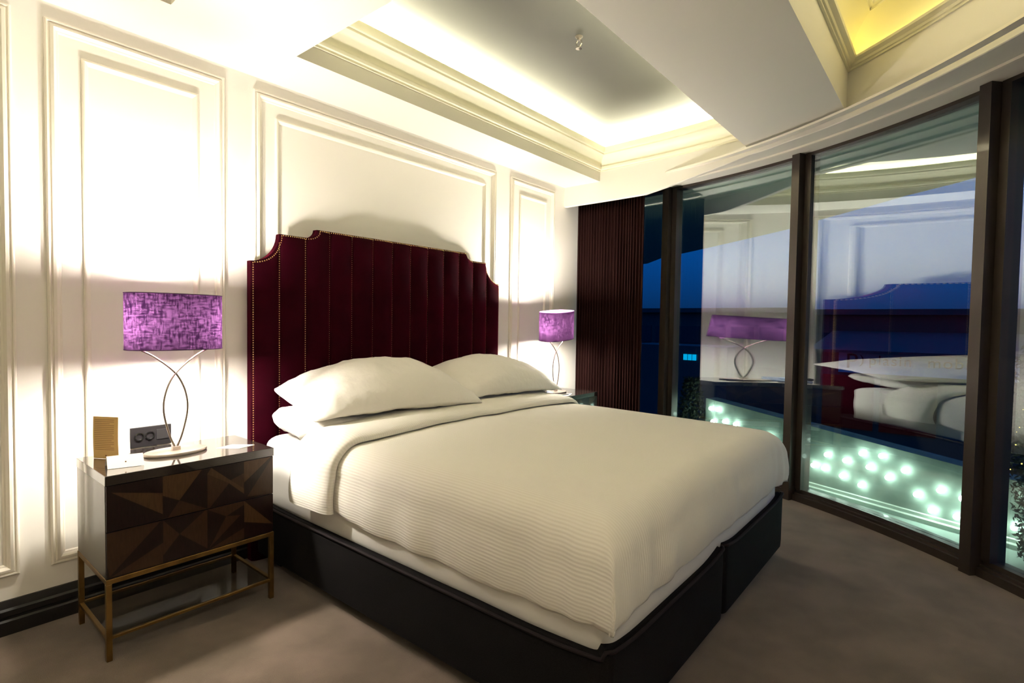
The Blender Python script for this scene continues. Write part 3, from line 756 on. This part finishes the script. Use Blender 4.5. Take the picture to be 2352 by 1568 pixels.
# tent card
t = thing('tent_card', (-1.66, -.44, .711), 'small cream folded tent card lying in front of the tan booklet', 'card')
P0, P1 = Vector((-1.727, -.437)), Vector((-1.612, -.467)); dd = Vector((.008, .068)); ap = [(P0+dd*.35), (P1+dd*.35)]
mb = MB()
for off in (0, .0012):
    mb.add([(P0.x, P0.y-off, .7112), (P1.x, P1.y-off, .7112), (ap[1].x, ap[1].y-off, .757), (ap[0].x, ap[0].y-off, .757)], [(0, 1, 2, 3)])
mb.add([(P0.x+dd.x, P0.y+dd.y, .7112), (P1.x+dd.x, P1.y+dd.y, .7112), (ap[1].x, ap[1].y, .757), (ap[0].x, ap[0].y, .757)], [(0, 1, 2, 3)])
mb.build('folded_card', M_paper, t)
mb = MB(); m0 = (P0+P1)/2; m1 = m0+dd*.35; cc = m0*.55+m1*.45
mb.add([(cc.x+.003*cos(a*pi/4), cc.y-.0022+.0006*sin(a*pi/4), .732+.003*sin(a*pi/4)) for a in range(8)], [tuple(range(8))]); mb.build('printed_mark', M_ink, t)
# flat card
mb = MB(); mb.prism([(-1.300, -.375), (-1.232, -.452), (-1.150, -.428), (-1.218, -.350)], .7102, .7117); tag(mb.build('note_card', M_paper), 'plain white card lying flat near the bed side of the left nightstand', 'card')
# sockets
def socket(x0, label):
    t = thing('socket_panel', (x0+.085, -.006, .735), label, 'socket', 'wall socket panels above the nightstands')
    mb = MB(); mb.box((x0, -.011, .690), (x0+.172, 0, .786), bev=.002); mb.build('cover_plate', M_dark, t)
    for q in (0, 1):
        cx = x0+.014+.044*q+.022 if q == 0 else x0+.080
        mb = MB(); mb.lathe([(.019, -.0), (.020, -.004), (.016, -.004), (.014, .004), (0, .004)], (0, 0, 0), 24)
        mb.v = [(cx+v[0], -.0125+v[2]*1, .742+v[1]) for v in mb.v]; mb.build('socket_outlet', M_chrome if False else mat('glossy_black', (.006, .006, .006), .12, coat=.6), t, smooth=40)
    mb = MB(); mb.box((x0+.108, -.014, .718), (x0+.158, -.011, .766), bev=.001); mb.build('switch_plate', mat('switch_grey', (.020, .019, .020), .3), t)
    return t
s1 = socket(-1.535, 'dark wall socket panel behind the lamp on the left nightstand')
s2 = copy_tree(s1); s2.location.x += 1.60+1.46; s2['label'] = 'dark wall socket panel behind the far nightstand lamp'
# telephone, notepad and pen on the far nightstand
t = thing('telephone', (1.34, -.33, .711), 'dark telephone with pale screen on the far nightstand', 'telephone')
mb = MB(); mb.box((1.205, -.40, .7105), (1.345, -.26, .730), bev=.006); mb.v = [(x, y, z+(y+.40)*.14*(1 if z > .72 else 0)) for x, y, z in mb.v]; mb.build('telephone_body', M_grey, t, smooth=40)
mb = MB(); mb.tube([(1.225, -.41, .748), (1.225, -.36, .757), (1.225, -.30, .760), (1.225, -.25, .758)], [.014, .010, .010, .014], 10); mb.build('handset', M_phone, t, smooth=60)
mb = MB(); mb.add([(1.275, -.375, .7345), (1.33, -.375, .7345), (1.33, -.335, .7400), (1.275, -.335, .7400)], [(0, 1, 2, 3)]); mb.build('screen', M_lcd, t)
mb = MB(); mb.prism([(1.235, -.50), (1.40, -.525), (1.52, -.47), (1.36, -.425)], .7103, .7135); tag(mb.build('notepad', M_paper), 'white notepad lying on the far nightstand below the telephone', 'notepad')
mb = MB(); mb.tube([(1.31, -.455, .7175), (1.42, -.50, .7175)], .0038, 8); mb.tube([(1.42, -.50, .7175), (1.428, -.503, .7175)], [.003, .0008], 8); tag(mb.build('pen', M_phone, smooth=60), 'dark pen resting on the white notepad', 'pen')

# made-up flush fixture around the added fill light, unseen behind the camera
t = thing('added_ceiling_lamp', (-2.7, -3.75, H), 'added round flush fixture for the fill light, unseen behind the camera', 'ceiling lamp')
mb = MB(); mb.lathe([(.27, 0), (.275, -.012), (.27, -.026), (.25, -.026), (.25, 0)], (-2.7, -3.75, H), 40); mb.build('rim', M_trim, t, smooth=40)
mb = MB(); mb.lathe([(0, -.016), (.25, -.016)], (-2.7, -3.75, H), 40); mb.build('diffuser', emat('fill_lamp_diffuser', (1, .86, .66), 2.0), t)
# sprinkler head
SPX, SPY = .345, -1.235
t = thing('sprinkler', (SPX, SPY, UP), 'small metal sprinkler head hanging from the coffered ceiling', 'sprinkler')
sx_, sy_ = SPX, SPY
mb = MB(); mb.lathe([(0, 0), (.022, 0), (.022, -.004), (.016, -.009), (.011, -.012), (.011, -.024), (0, -.024)], (sx_, sy_, UP), 24); mb.build('escutcheon', mat('sprinkler_plate', (.10, .085, .07), .5, metal=.3), t, smooth=40)
mb = MB()
for sg in (1, -1): mb.tube([(sx_, sy_+sg*.008, UP-.022), (sx_+sg*.0, sy_+sg*.017, UP-.032), (sx_, sy_+sg*.017, UP-.046), (sx_, sy_+sg*.006, UP-.060)], .0038, 8)
mb.tube([(sx_, sy_, UP-.058), (sx_, sy_, UP-.068)], .007, 8); mb.build('yoke', M_chrome, t, smooth=60)
mb = MB(); mb.lathe([(0, -.068), (.016, -.067), (.018, -.070), (0, -.071)], (sx_, sy_, UP), 16); mb.build('deflector', M_chrome, t, smooth=40)

# ---------------------------------------------------------------- balcony
mb = MB(); pA = Vector((2.27, -3.08)); pd = Vector((.3745, .9272)); pn = Vector((.9272, -.3745))
def pp(s, off=0): return pA+pd*s+pn*off
ring = [gp(TH0-(TH0-TH1)*i/30, .05) for i in range(31)]
far = [(4.5, .9), (5.6, -.2), (4.6, -2.0)]
q0, q1 = pp(2.19, .0), pp(-1.2, .0)
mb.prism([(p.x, p.y) for p in ring] + [(pp(-1.4, 0).x, pp(-1.4, 0).y), (pp(2.5, 0).x, pp(2.5, 0).y), (3.3, .5), (2.6, .5)], -.20, -.035)
struct(mb, 'floor_balcony', M_bfloor)
mb = MB(); A_ = [gp(TH0-(64*i)/40, .055) for i in range(41)]; B_ = [gp(TH0-(64*i)/40, .19) for i in range(41)]
mb.prism([(p.x, p.y) for p in A_]+[(p.x, p.y) for p in B_[::-1]], -.034, -.020)
struct(mb, 'trim_14', M_teal)
mb = MB(); 
def par_v(i, j):
    s = -1.3+(2.19+1.3)*i/20; zt = .40+.081*s; p = [pp(s, 0), pp(s, 0), pp(s, .16), pp(s, .16)][j]; return (p.x, p.y, [-.2, zt, zt, -.2][j])
mb.grid(par_v, 21, 4, cv=True)
for s in (-1.3, 2.19):
    zt = .40+.081*s; a, b = pp(s, 0), pp(s, .16); mb.add([(a.x, a.y, -.2), (b.x, b.y, -.2), (b.x, b.y, zt), (a.x, a.y, zt)], [(0, 1, 2, 3)])
struct(mb, 'wall_parapet', M_conc)
mb = MB()
def kick(i, j):
    s = -1.3+(2.19+1.3)*i/20; o_, z = [(-.045, -.034), (-.045, -.005), (-.02, .0), (-.02, .022), (0, .025)][j]; p = pp(s, o_); return (p.x, p.y, z)
mb.grid(kick, 21, 5); struct(mb, 'baseboard_parapet', mat('pale_kerb', (.62, .68, .60), .6))
BULBS = [[1.037, 0.178], [0.949, 0.175], [0.93, 0.289], [0.783, 0.276], [0.805, 0.15], [0.664, 0.357], [0.61, 0.267], [0.664, 0.115], [0.525, 0.37], [0.476, 0.222], [0.372, 0.3], [0.29, 0.151], [0.153, 0.219], [0.199, 0.068], [0.027, 0.2], [0.054, 0.07], [2.10, 0.488], [2.017, 0.489], [2.071, 0.364], [1.931, 0.387], [1.806, 0.383], [1.62, .30], [1.45, .33], [1.33, .2], [-.10, .15], [-0.241, 0.099], [-.30, .28]]
hosts = ['upper row', 'lower row']
bl = None
for q, (s, z) in enumerate(BULBS):
    p = pp(s, -.032)
    if bl is None:
        bl = thing('parapet_light', (p.x, p.y, z), 'x', 'light', 'glowing bulbs along the concrete parapet')
        mb = MB(); mb.ball((p.x, p.y, z), .019, sub=2); mb.build('bulb', M_bulbout, bl, smooth=180)
        mb = MB(); d3 = Vector((pn.x, pn.y, 0)); c3 = Vector((p.x, p.y, z)); mb.tube([c3+d3*.012, c3+d3*.032], .006, 8); mb.build('holder', M_dark, bl)
        o = bl
    else:
        o = copy_tree(bl); o.location = (p.x, p.y, z)
    o['label'] = 'one of the small glowing greenish white bulbs scattered over the concrete balcony parapet'
# balcony soffit
mb = MB(); SOF = [(8.388, 2.158), (7.634, 1.499), (6.96, .584), (6.012, -.632), (5.562, -1.195), (5.03, -1.70), (4.626, -2.12), (4.194, -2.543), (3.856, -2.95), (3.40, -3.36), (2.6, -3.95), (1.2, -4.6)]
mb.prism([(2.75, 2.8), (8.6, 2.8)] + SOF + [(p.x, p.y) for p in [gp(TH1+(TH0-TH1)*i/30, .055) for i in range(31)]] + [(2.75, .15)], 2.60, 2.95)
struct(mb, 'ceiling_balcony', M_soff)

# potted evergreen outside the last pane, wound with gold lights
M_leaf = mat('dark_evergreen_leaf', (.012, .020, .008), .7)
t = thing('potted_tree', (1.88, -3.40, -.035), 'dark leafy tree with tiny gold lights outside the rightmost pane', 'tree')
mb = MB(); mb.lathe([(0, 0), (.07, 0), (.09, .10), (.095, .11), (.085, .11), (.08, .09), (0, .09)], (1.88, -3.40, -.035), 24); mb.build('pot', M_dark, t, smooth=40)
mb = MB(); mb.tube([(1.88, -3.40, .04), (1.885, -3.40, .8), (1.88, -3.40, 1.5)], [.022, .018, .008], 8); mb.build('trunk', M_leg, t)
mb = MB()
for q in range(5200):
    z = random.uniform(.0, 1.55); rr = (.11+.09*min(1, z/.8))*(1 if z < 1.0 else max(.1, (1.6-z)/.6)); a = random.uniform(0, 2*pi); r = rr*sqrt(random.random())
    c = Vector((1.88+r*cos(a), -3.40+r*sin(a), z)); u = Vector((random.uniform(-1, 1), random.uniform(-1, 1), random.uniform(-1, 1))).normalized(); w = u.cross(Vector((random.random(), random.random(), .3))).normalized()
    l_ = random.uniform(.012, .024); mb.add([c-u*l_, c+w*l_*.4, c+u*l_, c-w*l_*.4], [(0, 1, 2, 3)])
tag(mb.build('foliage', M_leaf, t), kind='stuff')
M_gold = emat('tiny_gold_light', (1, .62, .18), 3.0)
mb = MB()
for q in range(46):
    z = random.uniform(.45, 1.0); a = random.uniform(pi*.55, pi*1.35); rr = (.11+.09*min(1, z/.8))*1.0
    mb.ball((1.88+rr*cos(a), -3.40+rr*sin(a), z), random.uniform(.002, .0045), sub=1)
tag(mb.build('tiny_lights', M_gold, t), kind='stuff')
# low shrub at the far end of the parapet
sp = pp(2.36, -.02)
t = thing('shrub', (sp.x, sp.y, -.035), 'dark shrub standing at the far end of the lit concrete parapet', 'shrub')
mb = MB(); mb.lathe([(0, 0), (.10, 0), (.13, .20), (.115, .20), (0, .18)], (sp.x, sp.y, -.035), 20); mb.build('pot', M_dark, t, smooth=40)
mb = MB()
for q in range(1800):
    a = random.uniform(0, 2*pi); z = random.uniform(.12, .78); r = .15*sqrt(random.random())*(1-.5*abs(z-.4)/.4)
    c = Vector((sp.x+r*cos(a), sp.y+r*sin(a), z)); u = Vector((random.uniform(-1, 1), random.uniform(-1, 1), random.uniform(-1, 1))).normalized(); w = u.cross(Vector((random.random(), random.random(), .3))).normalized()
    l_ = random.uniform(.012, .026); mb.add([c-u*l_, c+w*l_*.4, c+u*l_, c-w*l_*.4], [(0, 1, 2, 3)])
tag(mb.build('foliage', M_leaf, t), kind='stuff')

# ---------------------------------------------------------------- street beyond
GZ = -5.0
M_far = mat('dusk_facade', (.045, .05, .06), .9); M_far2 = mat('dusk_facade_brown', (.06, .045, .045), .9)
M_roof = mat('metal_roof', (.022, .032, .048), .8); M_street = mat('asphalt', (.03, .03, .035), .8)
M_win = mat('dark_window_glass', (.02, .03, .05), .1)
M_red = emat('red_lit_shop_window', (.14, .012, .035), .06); M_cyan = emat('cyan_lit_window', (.0, .40, .85), 1.3)
M_sign = mat('pale_sign_board', (.45, .50, .62), .6); M_letter = mat('maroon_sign_letters', (.10, .015, .03), .7)
mb = MB(); mb.box((3.0, -40, GZ-.2), (60, 60, GZ)); struct(mb, 'ground', M_street)
def block(x0, x1, y0, y1, z1, label, m, rows, cols, ww=1.2, wh=1.2, zfirst=None, lit=()):
    t = thing('building', (x0, (y0+y1)/2, GZ), label, 'building')
    mb = MB(); mb.box((x0, y0, GZ), (x1, y1, z1)); mb.build('walls', m, t)
    mb = MB(); mb.box((x0-.3, y0-.2, z1), (x1, y1+.2, z1+.25)); mb.build('roof_slab', M_far, t)
    for r in range(rows):
        for c in range(cols):
            yc = y0+(y1-y0)*(c+.5)/cols; zc = (z1-1.3-r*2.2)
            if zc-wh/2 < GZ+.3: continue
            mb = MB(); mb.box((x0-.04, yc-ww/2, zc-wh/2), (x0+.02, yc+ww/2, zc+wh/2)); mb.build('window', M_cyan if (r, c) in lit else M_win, t)
    return t
block(27, 33, -12, 2.5, 1.9, 'long dark building behind the furniture shop across the street', M_far2, 1, 9, wh=.9)
block(29, 35, 4, 16, 2.05, 'dark building across the street left of the furniture shop', M_far, 2, 8, wh=1.0)
# cyan lit windows
t = thing('kiosk', (22, 6.5, GZ), 'low dark kiosk with three cyan lit windows across the street', 'building')
mb = MB(); mb.box((22, 4.8, GZ), (24.5, 9.5, .35)); mb.build('walls', M_far, t)
for q in range(3):
    mb = MB(); mb.box((21.96, 6.17+q*.21, -.30), (22.0, 6.34+q*.21, -.03)); mb.build('window', M_cyan, t)
# shop
t = thing('furniture_shop', (22, -4, GZ), 'low furniture shop with red lit front across the street', 'building')
mb = MB(); mb.box((22.2, -11, GZ), (26.5, 1.3, .5)); mb.build('walls', M_far2, t)
mb = MB(); mb.add([(21.4, -11.2, .46), (21.4, 1.5, .46), (26.6, 1.5, 1.15), (26.6, -11.2, 1.15), (21.4, -11.2, .36), (21.4, 1.5, .36)], [(0, 1, 2, 3), (0, 4, 5, 1)]); mb.build('sloping_roof', M_roof, t)
for q in range(6):
    y = 1.1-q*1.9; mb = MB(); mb.box((22.12, y-1.7, -2.6), (22.2, y, -.55)); mb.build('shop_window', M_red if q in (0, 1, 3) else M_win, t)
t = thing('shop_sign', (22.0, -1.5, 0), 'pale shop sign board reading plasin mobilya above the shop front', 'sign')
mb = MB(); mb.box((22.0, -4.6, -.42), (22.12, .56, .37)); mb.build('board', M_sign, t)
def text(s, size, loc, name, m, parent):
    c = bpy.data.curves.new(name, 'FONT'); c.body = s; c.size = size; c.extrude = .015; c.space_character = 1.12
    o = bpy.data.objects.new(name, c); COL.objects.link(o); bpy.context.view_layer.update()
    me = bpy.data.meshes.new_from_object(o.evaluated_get(bpy.context.evaluated_depsgraph_get())); bpy.data.objects.remove(o)
    # text plane faces -x, reading from +y to -y
    for v in me.vertices: v.co = Vector((-v.co.z, -v.co.x, v.co.y)) + Vector(loc) - parent.location
    me.materials.append(m); r = bpy.data.objects.new(name, me); COL.objects.link(r); r.parent = parent; return r
text('plasin', .52, (21.98, -.42, -.08), 'sign_lettering', M_letter, t)
text('mobilya', .52, (21.98, -2.18, -.08), 'sign_lettering', M_letter, t)
text('P', .80, (21.98, .33, -.24), 'sign_logo', M_letter, t)
mb = MB(); mb.grid(lambda i, j: (21.98-.01*j, -.07-.14*cos(-1.2+2.4*i/12)*(1 if True else 0)+.0, .06+.24*sin(-1.2+2.4*i/12)) if j == 0 else (21.98, -.07-.20*cos(-1.2+2.4*i/12), .06+.24*sin(-1.2+2.4*i/12)), 13, 2); mb.build('sign_logo', M_letter, t)
